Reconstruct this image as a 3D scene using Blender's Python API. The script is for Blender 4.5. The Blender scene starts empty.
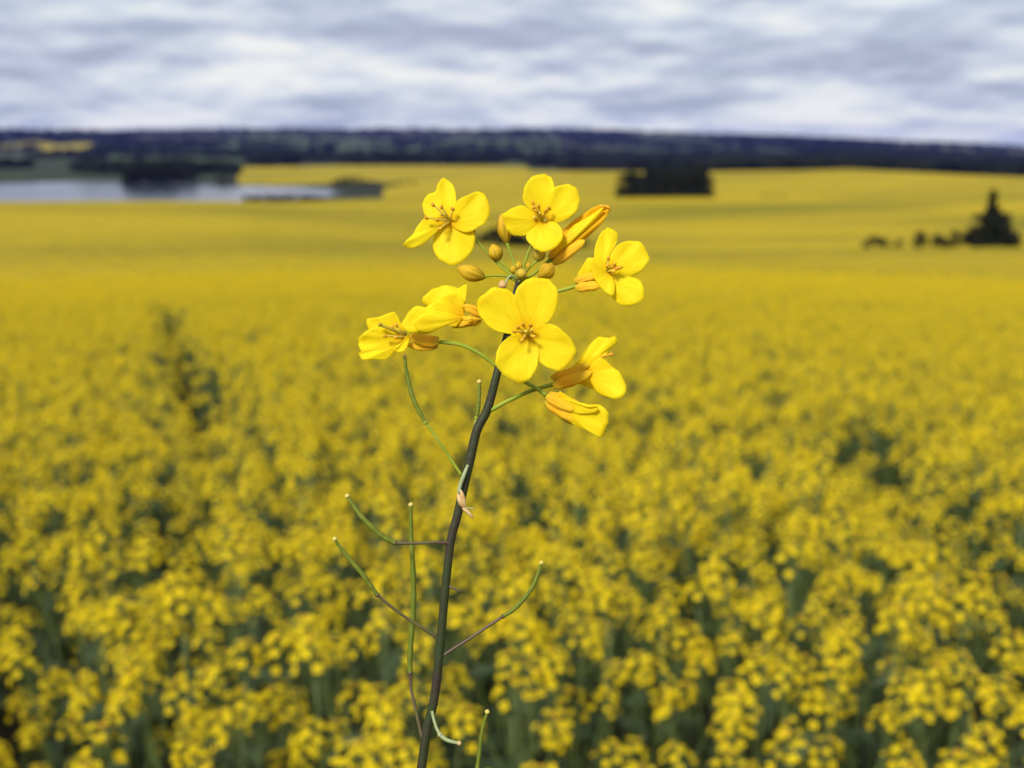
import bpy, math, random
from mathutils import Vector, Matrix, noise as mnoise
R = math.radians
sc = bpy.context.scene
COL = sc.collection
rnd = random.Random(7)

# ------------------------------------------------------------------ camera geometry
F = 1100.0; W_, H_ = 1024, 768
PITCH = math.atan((384 - 142) / F)
CZ = 10.0                                  # height of the camera above the datum
CAM = Vector((0, 0, CZ))
cp, sp = math.cos(PITCH), math.sin(PITCH)
FWD = Vector((0, cp, -sp)); UP = Vector((0, sp, cp)); RIGHT = Vector((1, 0, 0))
D0 = 0.22                                  # distance of the sharp plant
U = D0 / F                                 # one pixel there, in metres

def T_of(y, a=0.0):                        # slope of the sight line at image row y
    v = (y - 384) / F
    return -math.cos(a) * (sp + v * cp) / (cp - v * sp)
def ray(px, py):
    return (FWD + RIGHT * ((px - 512) / F) - UP * ((py - 384) / F))
def HP(px, py, z=0.0):                     # point of the sharp plant; z = towards the camera
    return CAM + ray(px, py) * (D0 - z * U)

# ------------------------------------------------------------------ terrain
KR = [60, 130, 180, 250, 330, 395, 500, 600, 700, 900, 1500, 2200, 3000, 4500, 6500, 7600]
KP = [-150, 0, 240, 400, 520, 700, 850, 1024, 1250]
KY = {
 130: [228,228,228,236,247,248,247,247,248],
 180: [220,220,220,229,250,251,250,250,250],
 250: [210,210,211,218,230,232,230,230,231],
 330: [201.5,201,201,205,207,209,208,209,211],
 395: [204,204,203,199,195,195,195,196,199],
 500: [206,206,205,193,186,186,184,186,191],
 600: [206,206,205,189,180,180,176,180,187],
 700: [200,200,200,185,176,175,169,177,186],
 900: [185,185,185,179,171,172,170,179,188],
 1500:[170,169,167,167,172,171,170,178,184],
 2200:[160,160,160,160,163,163,163,170,176],
 3000:[152,152,153,154,155,156,156,161,166],
 4500:[142,141,142,143,143,145,147,154,158],
 6500:[130.5,130.5,130,129.5,129.5,134,139,148,153],
 7600:[136,136,136,136,136,138,142,150,156],
}
KY[60] = None
LAKE_Z = CZ - 32.0
def lerp_tab(xs, ys, x):
    if x <= xs[0]: return ys[0]
    for i in range(len(xs) - 1):
        if x <= xs[i+1]:
            f = (x - xs[i]) / (xs[i+1] - xs[i])
            return ys[i] + (ys[i+1] - ys[i]) * f
    return ys[-1]
def zt(a, r):                              # height of what one sees (top of the crop), by bearing and distance
    if r < 60: t = -(0.65 / max(r, .01) + 0.1); return CZ + t * r
    a = max(-R(33), min(R(33), a))
    px = 512 + F * math.tan(a) / cp
    def tk(k): return -(0.65/60 + 0.1) if k == 60 else T_of(lerp_tab(KP, KY[k], px), a)
    if r >= KR[-1]: return CZ + tk(KR[-1]) * r
    for i in range(len(KR) - 1):
        if r <= KR[i+1]:
            f = (1/r - 1/KR[i]) / (1/KR[i+1] - 1/KR[i])
            t = tk(KR[i]) * (1-f) + tk(KR[i+1]) * f
            return CZ + t * r
def relief(x, y, r):
    n = mnoise.noise(Vector((x/900, y/900, 3.1)))
    n2 = mnoise.noise(Vector((x/60, y/60, 8.1)))
    return n * max(0, min(1, (r - 2500)/2000)) * 16 + n2 * max(0, min(1, (r-60)/200)) * .35
def lake_poly():
    pts = [(-700,184),(-300,183),(0,183.5),(60,181.5),(110,181.5),(150,183),(200,184),(235,185.5),(300,187),(340,189),(376,193),(352,196.5),(330,203),(250,209),(0,213),(-300,214),(-700,214)]
    out = []
    for px, py in pts:
        d = ray(px, py); k = (LAKE_Z - CZ) / d.z
        out.append((d.x*k, d.y*k))
    return out
LP = lake_poly()
def poly_sd(P, x, y):                      # signed distance, inside > 0
    ins = False; dm = 1e18; n = len(P); j = n-1
    for i in range(n):
        xi, yi = P[i]; xj, yj = P[j]
        if (yi > y) != (yj > y) and x < (xj-xi)*(y-yi)/(yj-yi)+xi: ins = not ins
        ex, ey = xj-xi, yj-yi
        t = max(0, min(1, ((x-xi)*ex+(y-yi)*ey)/(ex*ex+ey*ey)))
        dm = min(dm, (x-xi-t*ex)**2+(y-yi-t*ey)**2); j = i
    return math.sqrt(dm) * (1 if ins else -1)
def top(x, y):
    r = math.hypot(x, y); a = math.atan2(x, y)
    z = zt(a, r) + relief(x, y, r)
    if 420 < r < 1700 and x < 20:
        sd = poly_sd(LP, x, y)
        k = max(0, min(1, (r-420)/120))
        if sd > 0: z = z*(1-k) + (LAKE_Z - min(2, .5+sd*.1))*k if r < 540 else LAKE_Z - min(2, .3+sd*.1) + 1.2*0
        else: z = max(z, (LAKE_Z + .5 + min(1.2, -sd*.02)) if r > 540 else z)
    return z
def img(x, y, z):
    d = Vector((x, y, z - CZ)); w = d.dot(FWD)
    if w <= 0: return None
    return 512 + F*d.x/w, 384 - F*d.dot(UP)/w
def unproj(px, py):                        # sight line down to the crop
    d = ray(px, py); d.normalize(); t = .8
    while t < 7000:
        p = CAM + d*t
        if p.z <= top(p.x, p.y): return p
        t *= 1.01
    return None
def at(px, r):                             # a spot on the land by image column and distance
    a = math.atan((px-512)/F*cp)
    x, y = r*math.sin(a), r*math.cos(a)
    return Vector((x, y, top(x, y)))

# ------------------------------------------------------------------ materials
def newmat(name):
    m = bpy.data.materials.new(name); m.use_nodes = True
    nt = m.node_tree; return m, nt, nt.nodes, nt.links, nt.nodes['Principled BSDF']
def ramp(N, L, src, stops):
    r = N.new('ShaderNodeValToRGB'); e = r.color_ramp.elements
    e[0].position, e[0].color = stops[0][0], (*stops[0][1], 1)
    e[1].position, e[1].color = stops[-1][0], (*stops[-1][1], 1)
    for p, c in stops[1:-1]:
        q = e.new(p); q.color = (*c, 1)
    L.new(src, r.inputs[0]); return r.outputs[0]
def noise_n(N, L, vec, scale, detail=3, rough=.5):
    n = N.new('ShaderNodeTexNoise'); n.inputs['Scale'].default_value = scale
    n.inputs['Detail'].default_value = detail; n.inputs['Roughness'].default_value = rough
    L.new(vec, n.inputs['Vector']); return n.outputs['Fac']
def mix(N, L, f, a, b, t='MIX'):
    m = N.new('ShaderNodeMix'); m.data_type = 'RGBA'; m.blend_type = t
    for s, v in ((0, f), (6, a), (7, b)):
        if isinstance(v, (int, float)): m.inputs[s].default_value = v
        elif isinstance(v, tuple): m.inputs[s].default_value = (*v, 1)
        else: L.new(v, m.inputs[s])
    return m.outputs[2]
def simple(name, c1, c2, scale=200, rough=.5, transl=0.0, bump=0.0, spec=.4, bscale=None):
    m, nt, N, L, B = newmat(name)
    tc = N.new('ShaderNodeTexCoord')
    f = noise_n(N, L, tc.outputs['Object'], scale)
    c = ramp(N, L, f, [(.35, c1), (.65, c2)])
    L.new(c, B.inputs['Base Color']); B.inputs['Roughness'].default_value = rough
    B.inputs['Specular IOR Level'].default_value = spec
    if bump:
        b = N.new('ShaderNodeBump'); b.inputs['Strength'].default_value = bump
        b.inputs['Distance'].default_value = .0003
        L.new(noise_n(N, L, tc.outputs['Object'], bscale or scale*4), b.inputs['Height']); L.new(b.outputs[0], B.inputs['Normal'])
    if transl:
        t = N.new('ShaderNodeBsdfTranslucent'); L.new(c, t.inputs[0])
        x = N.new('ShaderNodeMixShader'); x.inputs[0].default_value = transl
        L.new(B.outputs[0], x.inputs[1]); L.new(t.outputs[0], x.inputs[2])
        L.new(x.outputs[0], N['Material Output'].inputs[0])
    return m
def petal_mat(name, c1, c2, cl1, cl2, vein):
    m, nt, N, L, B = newmat(name)
    uv = N.new('ShaderNodeUVMap'); sep = N.new('ShaderNodeSeparateXYZ'); L.new(uv.outputs[0], sep.inputs[0])
    tc = N.new('ShaderNodeTexCoord')
    n = noise_n(N, L, tc.outputs['Object'], 260, 3)
    base = ramp(N, L, n, [(.3, c1), (.7, c2)])
    claw = ramp(N, L, sep.outputs[1], [(0, cl1), (.32, cl2)])
    fac = ramp(N, L, sep.outputs[1], [(.12, (1, 1, 1)), (.5, (0, 0, 0))])
    c = mix(N, L, fac, base, claw)
    mp = N.new('ShaderNodeMapping'); mp.inputs['Scale'].default_value = (22, 2.6, 1); L.new(uv.outputs[0], mp.inputs[0])
    v = N.new('ShaderNodeTexNoise'); v.inputs['Scale'].default_value = 1.0; v.inputs['Detail'].default_value = 3
    v.inputs['Distortion'].default_value = .25
    L.new(mp.outputs[0], v.inputs['Vector'])
    c = mix(N, L, ramp(N, L, v.outputs['Fac'], [(.36, (.38,)*3), (.52, (0, 0, 0))]), c, vein)
    L.new(c, B.inputs['Base Color'])
    b = N.new('ShaderNodeBump'); b.inputs['Strength'].default_value = .4; b.inputs['Distance'].default_value = .00028
    L.new(v.outputs['Fac'], b.inputs['Height']); L.new(b.outputs[0], B.inputs['Normal'])
    B.inputs['Roughness'].default_value = .55; B.inputs['Specular IOR Level'].default_value = .12
    t = N.new('ShaderNodeBsdfTranslucent'); L.new(c, t.inputs[0]); L.new(b.outputs[0], t.inputs['Normal'])
    x = N.new('ShaderNodeMixShader'); x.inputs[0].default_value = .46
    L.new(B.outputs[0], x.inputs[1]); L.new(t.outputs[0], x.inputs[2]); L.new(x.outputs[0], N['Material Output'].inputs[0])
    return m
def sepal_mat(name, c0, c1, c2):
    m, nt, N, L, B = newmat(name)
    uv = N.new('ShaderNodeUVMap'); sep = N.new('ShaderNodeSeparateXYZ'); L.new(uv.outputs[0], sep.inputs[0])
    c = ramp(N, L, sep.outputs[1], [(0, c0), (.35, c1), (1, c2)])
    mp = N.new('ShaderNodeMapping'); mp.inputs['Scale'].default_value = (11, 1.5, 1); L.new(uv.outputs[0], mp.inputs[0])
    s = noise_n(N, L, mp.outputs[0], 1.6, 3)
    c = mix(N, L, ramp(N, L, s, [(.42, (0, 0, 0)), (.62, (.55,)*3)]), c, (.86, .56, .03))
    L.new(c, B.inputs['Base Color']); B.inputs['Roughness'].default_value = .55; B.inputs['Specular IOR Level'].default_value = .15
    b = N.new('ShaderNodeBump'); b.inputs['Strength'].default_value = .8; b.inputs['Distance'].default_value = .0004
    L.new(s, b.inputs['Height']); L.new(b.outputs[0], B.inputs['Normal'])
    t = N.new('ShaderNodeBsdfTranslucent'); L.new(c, t.inputs[0])
    x = N.new('ShaderNodeMixShader'); x.inputs[0].default_value = .15
    L.new(B.outputs[0], x.inputs[1]); L.new(t.outputs[0], x.inputs[2]); L.new(x.outputs[0], N['Material Output'].inputs[0])
    return m
M = {}
M['petal'] = petal_mat('petal yellow', (.94, .77, .012), (.98, .86, .020), (.90, .56, .006), (.95, .76, .008), (.90, .66, .006))
M['petal_orange'] = petal_mat('petal ageing', (.90, .50, .006), (.95, .66, .010), (.84, .36, .006), (.90, .48, .006), (.82, .38, .004))
M['sepal'] = sepal_mat('sepal orange', (.58, .42, .02), (.93, .45, .012), (.96, .62, .018))
M['bud'] = sepal_mat('bud olive orange', (.26, .26, .014), (.42, .27, .010), (.58, .32, .010))
M['green_bud'] = sepal_mat('bud green', (.18, .22, .03), (.34, .30, .03), (.5, .38, .06))
M['anther'] = simple('anther', (.62, .28, .010), (.82, .44, .015), 900, .6, .1)
M['filament'] = simple('filament', (.85, .68, .06), (.75, .6, .1), 500, .5, .3)
M['stem'] = simple('stem dark', (.030, .044, .012), (.040, .030, .022), 160, .5, 0, .6, .25)
M['pedicel'] = simple('pedicel green', (.22, .29, .022), (.31, .37, .04), 300, .55, .05, .2, .12)
M['brown_pedicel'] = simple('pedicel purple', (.085, .045, .035), (.11, .10, .03), 130, .45, 0, .2, .4)
M['pale_pedicel'] = simple('pedicel pale', (.27, .33, .14), (.36, .40, .20), 400, .5, .05, .2, .4)
M['pod'] = simple('pod green', (.11, .145, .014), (.16, .19, .022), 150, .55, 0, .4, .15)
M['pod_tip'] = simple('pod tip', (.50, .40, .06), (.66, .52, .14), 900, .6)
M['dry'] = simple('withered', (.75, .58, .30), (.60, .33, .10), 500, .6, .2)
M['crop_petal'] = simple('crop petal', (.79, .59, .010), (.89, .69, .012), 6, .6, .38, 0, .1)
M['crop_bud'] = simple('crop bud', (.40, .32, .03), (.66, .38, .02), 60, .6, .1, 0, .2)
M['crop_stem'] = simple('crop stem', (.09, .13, .03), (.13, .17, .05), 20, .6)
M['crop_leaf'] = simple('crop leaf', (.032, .056, .022), (.060, .085, .038), 12, .6, .15, 0, .2)
M['bark'] = simple('bark', (.05, .04, .03), (.09, .07, .05), 3, .9)
M['leaves'] = simple('tree leaves', (.014, .018, .014), (.024, .028, .018), .4, .8, .05, 0, .0)  # darker than real foliage: cloud shadow is put into the leaf colour
M['needles'] = simple('conifer needles', (.013, .017, .014), (.022, .026, .018), .6, .8, .05, 0, .0)  # cloud shadow put into the needle colour, as with the leaves

# ------------------------------------------------------------------ mesh helper
class MB:
    def __init__(s): s.v = []; s.f = []; s.m = []; s.uv = []
    def tube(s, pts, rad, n=8, mi=0, cap=True):
        pts = [Vector(p) for p in pts]; k0 = len(s.v); K = len(pts)
        if not isinstance(rad, (list, tuple)): rad = [rad]*K
        up = Vector((.3, .5, .81)); prev = None
        for i, p in enumerate(pts):
            t = (pts[min(i+1, K-1)] - pts[max(i-1, 0)]).normalized()
            a = (prev if prev else up); a = (a - t*a.dot(t))
            if a.length < 1e-6: a = Vector((1, 0, 0)) - t*t.x
            a.normalize(); prev = a; b = t.cross(a)
            for j in range(n):
                th = 2*math.pi*j/n
                s.v.append(p + (a*math.cos(th) + b*math.sin(th))*rad[i])
        for i in range(K-1):
            for j in range(n):
                j2 = (j+1) % n
                s.f.append((k0+i*n+j, k0+i*n+j2, k0+(i+1)*n+j2, k0+(i+1)*n+j)); s.m.append(mi)
                s.uv.append([(j/n, i/(K-1)), ((j+1)/n, i/(K-1)), ((j+1)/n, (i+1)/(K-1)), (j/n, (i+1)/(K-1))])
        if cap:
            for base in (k0, k0+(K-1)*n):
                s.f.append(tuple(range(base, base+n)) if base != k0 else tuple(reversed(range(base, base+n)))); s.m.append(mi)
                s.uv.append([(.5, 0 if base == k0 else 1)]*n)
    def grid(s, P, mi=0, UV=None):
        k0 = len(s.v); h = len(P); w = len(P[0])
        for r_ in P: s.v += [Vector(p) for p in r_]
        for i in range(h-1):
            for j in range(w-1):
                q = [(i, j), (i, j+1), (i+1, j+1), (i+1, j)]
                s.f.append(tuple(k0+a*w+b for a, b in q)); s.m.append(mi)
                s.uv.append([UV[a][b] if UV else (b/(w-1), a/(h-1)) for a, b in q])
    def face(s, pts, mi=0):
        k0 = len(s.v); s.v += [Vector(p) for p in pts]
        s.f.append(tuple(range(k0, k0+len(pts)))); s.m.append(mi); s.uv.append([(0, 0)]*len(pts))
    def blob(s, c, ax, length, width, mi=0, n=8, k=7, wmax=.5):
        ax = Vector(ax).normalized()
        pts = []; rad = []
        for i in range(k+1):
            t = i/k; tt = .5 - .5*math.cos(math.pi*t)
            pts.append(Vector(c) + ax*(tt-.5)*length)
            rad.append(max(width*.04, width*.5*math.sin(math.pi*tt**(math.log(.5)/math.log(wmax)))**.75))
        s.tube(pts, rad, n, mi)
    def mesh(s, name, mats, smooth=True):
        me = bpy.data.meshes.new(name); me.from_pydata([tuple(v) for v in s.v], [], s.f)
        for m in mats: me.materials.append(m)
        me.polygons.foreach_set('material_index', s.m)
        me.polygons.foreach_set('use_smooth', [smooth]*len(s.f))
        u = me.uv_layers.new(name='UVMap')
        u.data.foreach_set('uv', [c for f in s.uv for p in f for c in p])
        me.update(); return me
    def obj(s, name, mats, parent=None, smooth=True):
        if not isinstance(mats, (list, tuple)): mats = [mats]
        me = s.mesh(name, mats, smooth); o = bpy.data.objects.new(name, me); COL.objects.link(o)
        if parent:
            o.parent = parent; o.matrix_parent_inverse = world_of(parent).inverted()
        return o
def world_of(o):
    m = o.matrix_basis.copy()
    if o.parent: m = world_of(o.parent) @ o.matrix_parent_inverse @ m
    return m
def tag(o, label=None, cat=None, group=None, kind=None):
    if label: o['label'] = label
    if cat: o['category'] = cat
    if group: o['group'] = group
    if kind: o['kind'] = kind
    return o
def empty(name, loc, rz=0):
    o = bpy.data.objects.new(name, None); COL.objects.link(o); o.location = loc; o.rotation_euler.z = rz
    o.empty_display_size = .05; return o
def spline(pts, n):                        # open Catmull-Rom through the points
    P = [Vector(p) for p in pts]; out = []; K = len(P)-1
    for i in range(n):
        t = i/(n-1)*K; j = min(int(t), K-1); f = t-j
        p0 = P[max(j-1, 0)]; p1 = P[j]; p2 = P[j+1]; p3 = P[min(j+2, K)]
        out.append(.5*((2*p1)+(p2-p0)*f+(2*p0-5*p1+4*p2-p3)*f*f+(3*p1-p0-3*p2+p3)*f**3))
    return out
def lerps(vals, n):
    K = len(vals)-1
    return [vals[min(int(i/(n-1)*K), K-1)]*(1-(i/(n-1)*K-min(int(i/(n-1)*K), K-1))) + vals[min(int(i/(n-1)*K), K-1)+1]*(i/(n-1)*K-min(int(i/(n-1)*K), K-1)) for i in range(n)]

# ------------------------------------------------------------------ the sharp rapeseed plant
base_xy = HP(421, 768, 0)
gx, gy = base_xy.x - .012, base_xy.y + .03
gz = top(gx, gy) - 1.2
hero = empty('rapeseed_plant', (gx, gy, gz))
tag(hero, 'tall flowering rapeseed stalk in sharp focus, towering above the blurred field', 'plant')

def H3(p): return HP(p[0], p[1], p[2] if len(p) > 2 else 0)
def px_tube(mb, pts, rad, n=24, sides=10, mi=0):
    s = spline([Vector((p[0], p[1], p[2] if len(p) > 2 else 0)) for p in pts], n)
    rr = lerps(rad, n) if isinstance(rad, (list, tuple)) else [rad]*n
    mb.tube([HP(*q) for q in s], [r_*U for r_ in rr], sides, mi)

mb = MB()
stem_px = [(519,279,-4),(514,300,-6),(507,335,-4),(498,370,0),(487.6,408.6,0),(477,430,0),(470,460,0),(463,490.6,0),(457,517,0),(450.5,543,0),(444.5,597,0),(439.8,650,0),(434.5,697,0),(427,730,0),(421.4,768,0)]
s = spline([Vector(p) for p in stem_px], 70)
P = [HP(*q) for q in s]
rr = [r_*U for r_ in lerps([2.6,3.2,3.8,4.2,4.6,4.8,4.8,4.6,4.5,4.4,4.4,4.5,4.6,4.7,4.8], 70)]
bot = Vector((gx, gy, gz)); last = P[-1]; tan = (P[-1]-P[-3]).normalized()
for i in range(1, 25):
    t = i/24; q = (last + tan*.10*t*(1-t)**1.5*3).lerp(bot, t*t*(3-2*t)*.35+.65*t)
    P.append(q); rr.append(4.8*U + (.006-4.8*U)*t)
mb.tube(P, rr, 12)
# nodes: small swellings where the branches leave
mb.obj('stem', M['stem'], hero)

def petal(parent, pts, zb, ztip, curl=0.0, rip=1.2, seed=0, m='petal'):
    B = Vector((*pts[0], zb)); O = spline([Vector((*p, 0)) for p in pts[1:]], 40)
    q = random.Random(seed); ph = [q.uniform(0, 6.28) for _ in range(4)]
    mx = max((o.xy - B.xy).length for o in O)
    K = 12; G = []; UV = []
    # fine irregular margin
    for i, o in enumerate(O):
        c = i/(len(O)-1)*2-1
        w = .5*math.sin(i*1.3+ph[3])+.6*math.sin(i*.61+ph[2])+.5*math.sin(i*2.1+ph[1])*math.sin(i*.37+ph[0])
        d = (o.xy-B.xy); l = d.length
        if l > mx*.5: o.xy = B.xy + d*(1+w*.017)
    for k in range(K+1):
        row = []; ur = []
        for i, o in enumerate(O):
            c = i/(len(O)-1)*2-1; f = k/K
            p = B.xy.lerp(o.xy, f); rho = min(1.0, (p-B.xy).length/mx)
            z = zb + (ztip-zb)*(1-(1-rho)**1.35) + curl*c*c*rho
            z += 1.35*rip*rho*rho*(math.sin(c*5.5+ph[0]) + .5*math.sin(c*11+ph[1]+rho*3)) + 1.2*math.exp(-(c/.12)**2)*rho*(1-rho)*-.9
            row.append(HP(p.x, p.y, z)); ur.append((c*.5+.5, rho))
        G.append(row); UV.append(ur)
    mb = MB(); mb.grid(G, 0, UV); o = mb.obj('petal', M[m], parent)
    sd = o.modifiers.new('thickness', 'SOLIDIFY'); sd.thickness = .00014; sd.offset = 0
    return o
def sepal(parent, a, b, width, m='sepal', bend=(0, 0), thick=.42):
    a = Vector(a); b = Vector(b); mid = (a+b)/2 + Vector((bend[0], bend[1], 0))
    ce = spline([a, mid, b], 14); ws = []
    mb = MB(); pts = [HP(*c) for c in ce]
    n = 10; G = []
    tanv = (pts[-1]-pts[0]).normalized(); side = tanv.cross(FWD).normalized(); dep = side.cross(tanv).normalized()
    k0 = len(mb.v)
    for i, p in enumerate(pts):
        t = i/13; w = width*U*.5*(.42+.58*min(1, t/.25))*(1-max(0, (t-.55)/.45)**2)**.7*(1+.05*math.sin(t*17+a.x))
        ws.append(w)
        G.append([p + side*w*math.cos(2*math.pi*j/n) + dep*w*thick*math.sin(2*math.pi*j/n) for j in range(n+1)])
    mb.grid(G, 0); return mb.obj('sepal', M[m], parent)
def stamens(parent, c, tips, r=.75, m='anther'):
    for i, t in enumerate(tips):
        mb = MB(); c0 = Vector(c); t0 = Vector(t)
        mid = (c0+t0)/2 + Vector((0, 0, 3))
        px_tube(mb, [c0, mid, t0], [1.1, .9, .8], 10, 6, 0)
        d = HP(*(t0)) - HP(*mid); e = (d.normalized()+Vector((math.sin(i*2.3)*.7, 0, math.cos(i*1.7)*.5))).normalized()
        L_ = (5.0+1.6*math.sin(i*3.1))*U
        q = HP(*t0); sidev = e.cross(FWD).normalized()
        mb.tube([q-e*L_*.5, q-e*L_*.2+sidev*.5*U, q+e*L_*.2+sidev*.7*U, q+e*L_*.5-sidev*.4*U], [.8*U, 1.8*U, 1.6*U, .6*U], 8, 1)
        mb.obj('stamen', [M['filament'], M[m]], parent)
def flower(ped, prad, recept, m='pedicel', rsize=5):
    mb = MB(); px_tube(mb, ped, prad, 20, 8, 0)
    a = Vector(ped[-2]) ; b = Vector(ped[-1])
    mb.blob(HP(*recept), (HP(*b)-HP(*a)), rsize*1.3*U, rsize*U, 0)
    return mb.obj('flower', M[m], hero)

# A: upper left
fl = flower([(517,280,-4),(500,266,-6),(486,251,-8),(470,234,-7),(456,225,-5)], [1.5,1.2,1.2,1.5,2], (453,223,-4))
petal(fl, [(450,219),(455,213),(456,201),(455,190),(451,182.5),(444,178.5),(439,182),(435,191),(428,195),(423,202),(423,211),(428,217),(437,217)], -1, -6, 8, 2.0, 1)
petal(fl, [(450,222),(452,212),(456,202),(465,196),(476,192),(483,193.5),(489,202),(489.5,214),(485,223),(478,228),(467.5,232.5),(458,230),(452,225.6)], 0, 7, -5, 1.6, 2)
petal(fl, [(449,222),(441,227),(434.5,235),(433,246),(436.5,256),(444,263),(450,265),(457,264),(467.5,258),(473,249),(475,238),(472,230),(458,227)], -3, 5, -9, 1.2, 3)
petal(fl, [(447,222),(437,220),(426.5,217.5),(420,223),(412,235),(404.6,242.5),(405,247),(413,248.5),(424,243),(433,235),(441.5,228)], 1, 12, -5, 1.6, 4)
sepal(fl, (457,226,-6), (476,240,-9), 7, 'green_bud', (2, -2)); sepal(fl, (452,226,-8), (476,232,-10), 6, 'green_bud', (3,-1))
stamens(fl, (450,221,0), [(433.5,204.5,13),(442,207,14),(453,208.5,12),(426.5,217.5,15),(437.5,219.5,16),(440,228,15)])
mb = MB(); px_tube(mb, [(450,221,0),(446,217,7),(441,214,13)], [1.6,1.5,1.1], 10, 8); mb.blob(HP(441,214,13), (-.5,-.5,.5), 3*U, 3*U); mb.obj('pistil', M['filament'], fl)
# B: top
fl = flower([(519,280,-4),(523,268,-8),(530,248,-14),(537,230,-14),(541,221,-10)], [1.5,1.3,1.3,1.5,2], (541,219,-9))
petal(fl, [(542,219),(533,213),(524,202),(523.5,190),(530,179),(541.5,173.7),(550,177),(554,184.6),(553,194),(549,207)], -5, 0, 6, 1.4, 5)
petal(fl, [(543,219),(546,210),(548.5,196),(555.6,187),(568,184),(577,190),(580,199),(576,211),(568,219),(557,223)], -4, 5, -5, 1.6, 6)
petal(fl, [(541,221),(534,214),(524,206),(513.4,207.5),(504,213.5),(503,219),(506,227),(512,234.7),(522,236),(534,232)], -3, 4, -7, 1.2, 7)
petal(fl, [(542,221),(550,221),(558,224),(563,233),(559.5,244),(549,251),(538,250.5),(531,245),(526,236.5),(533,229)], -2, 9, -6, 1.3, 8)
for a_, b_ in (((540,223,-10),(531,246,-12)), ((543,224,-10),(552,240,-14))): sepal(fl, a_, b_, 6, 'green_bud')
stamens(fl, (541,220,-4), [(533.5,202.5,8),(534,208,9),(549.5,208,9),(546,211,11),(539,206,12),(536,210.5,12)])
mb = MB(); px_tube(mb, [(541,220,-4),(540.5,216,4),(540,213,10)], [1.6,1.5,1.2], 10, 8); mb.blob(HP(540,213,10), (0,-.5,.5), 3*U, 3.4*U)
mb.blob(HP(534.5,217.5,2), (0,0,1), 5*U, 3.6*U); mb.blob(HP(545.3,219.5,2), (0,0,1), 6*U, 3.8*U); mb.obj('pistil', M['filament'], fl)
# C: closed withered flower, upper right
fl = flower([(519,282,-5),(529,277,-10),(541,268,-14),(550,260,-15)], [1.6,1.5,1.5,2], (551,260,-15))
petal(fl, [(552,259),(556,244),(563,231),(573,221),(585,213),(595,206.5),(603,204),(609,207),(606,213),(596,224),(582,238),(566,252)], -12, -6, -10, 2.0, 11, 'petal_orange')
petal(fl, [(553,261),(565,250),(580,243),(594,231),(605,219.5),(609.5,211),(610.5,209),(608,207),(600,212),(588,220),(573,232),(560,245)], -9, -3, -8, 2.2, 12, 'petal_orange')
petal(fl, [(552,258),(560,243),(571,228),(583,220),(596,212),(604,207),(600,215),(590,226),(578,236),(565,247)], -6, 0, -6, 1.6, 13)
for a_, b_, w_ in (((549,258,-12),(577,232,-3),10), ((553,264,-10),(585,240,-2),10.5), ((550,260,-18),(572,226,-16),9), ((556,264,-14),(580,246,-12),7)): sepal(fl, a_, b_, w_)
mb = MB(); px_tube(mb, [(600,207,-3),(606,206,-1),(611,209.5,0)], [1.6,1.3,.5], 8, 6); mb.obj('pistil', M['anther'], fl)
# D: right
fl = flower([(513,302,-7),(535,297,-5),(557,291.5,-3),(576,286,-2),(590,279,0)], [1.6,1.7,1.8,2.1,3], (590,278,0))
petal(fl, [(600,272),(595,262),(594.5,250),(600,234),(606,229),(611,228.5),(617.5,233),(617,241),(611,252),(606,263)], 2, -5, 5, 1.4, 14)
petal(fl, [(606,270),(609,262),(611,254),(619,244),(631,240.5),(641,243),(645,248),(649,256),(646,266),(638,273.5),(626,277),(615,274)], 2, 4, -4, 1.7, 15)
petal(fl, [(604,275),(614,273),(627,276),(639,280),(644,288),(644,297),(639,303),(629,306.5),(617,302.5),(608,291),(601,283)], 3, 10, -7, 1.4, 16)
petal(fl, [(611,272),(605,263),(598,257),(591,259),(590.5,268),(594,278),(600,287),(607,293.5),(613.5,295.5),(615,284)], 6, 13, -4, 1.2, 17)
petal(fl, [(577,282),(578,273),(585,262),(589,257.5),(595,260),(597,268),(596,276),(588,281)], 0, 5, -3, .8, 18)
for a_, b_, w_ in (((574,281,1),(598,275,5),9), ((575,288,3),(602,285,8),10), ((575,284,-4),(600,279,-3),9)): sepal(fl, a_, b_, w_)
stamens(fl, (606,271,4), [(609,258.5,13),(608,266,15),(613,271,16),(618,269,16),(621,268,14),(615,264.5,15)])
mb = MB(); px_tube(mb, [(604,272,4),(611,270,10),(617,266,14)], [1.6,1.5,1.1], 10, 8); mb.obj('pistil', M['anther'], fl)
# E: large one facing the camera
fl = flower([(506,338,-4),(512,337,8),(520,335,16),(527,334,24)], [1.8,1.7,1.8,2.4], (527.5,333.5,25), 'pedicel', 7)
petal(fl, [(526,334),(513,334.5),(501,332),(491,328),(481,318),(477,306),(481,296),(493,287.5),(507,290),(516,296.6),(524,311),(528,325)], 27, 31, 8, 1.8, 21)
petal(fl, [(528,333),(522,322),(518,308),(514.5,295),(523,282),(537,277),(550,281),(558,293),(557,307),(550,320),(539,327)], 29, 36, 5, 1.5, 22)
petal(fl, [(529,334),(538,326.5),(551,324),(565,332.5),(575,346),(574.5,357),(567,367),(557,370.5),(546,367),(538.5,360),(533,347)], 30, 35, 6, 1.6, 23)
petal(fl, [(528,334),(514,333.5),(500.5,344),(495.5,358),(499,370),(509,379),(522,382.8),(531,378),(537,366),(539,350),(534,338)], 28, 38, 4, 1.5, 24)
for a_, b_ in (((525,330,24),(508,318,26)), ((531,331,24),(541,316,26)), ((531,337,24),(544,348,25)), ((525,338,24),(514,350,25))): sepal(fl, a_, b_, 7, 'sepal')
stamens(fl, (527.5,333.5,30), [(514.5,331,44),(518.5,327.5,45),(521.5,340,47),(533.5,337,46),(523.5,324.5,44),(531,325,45)])
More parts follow.
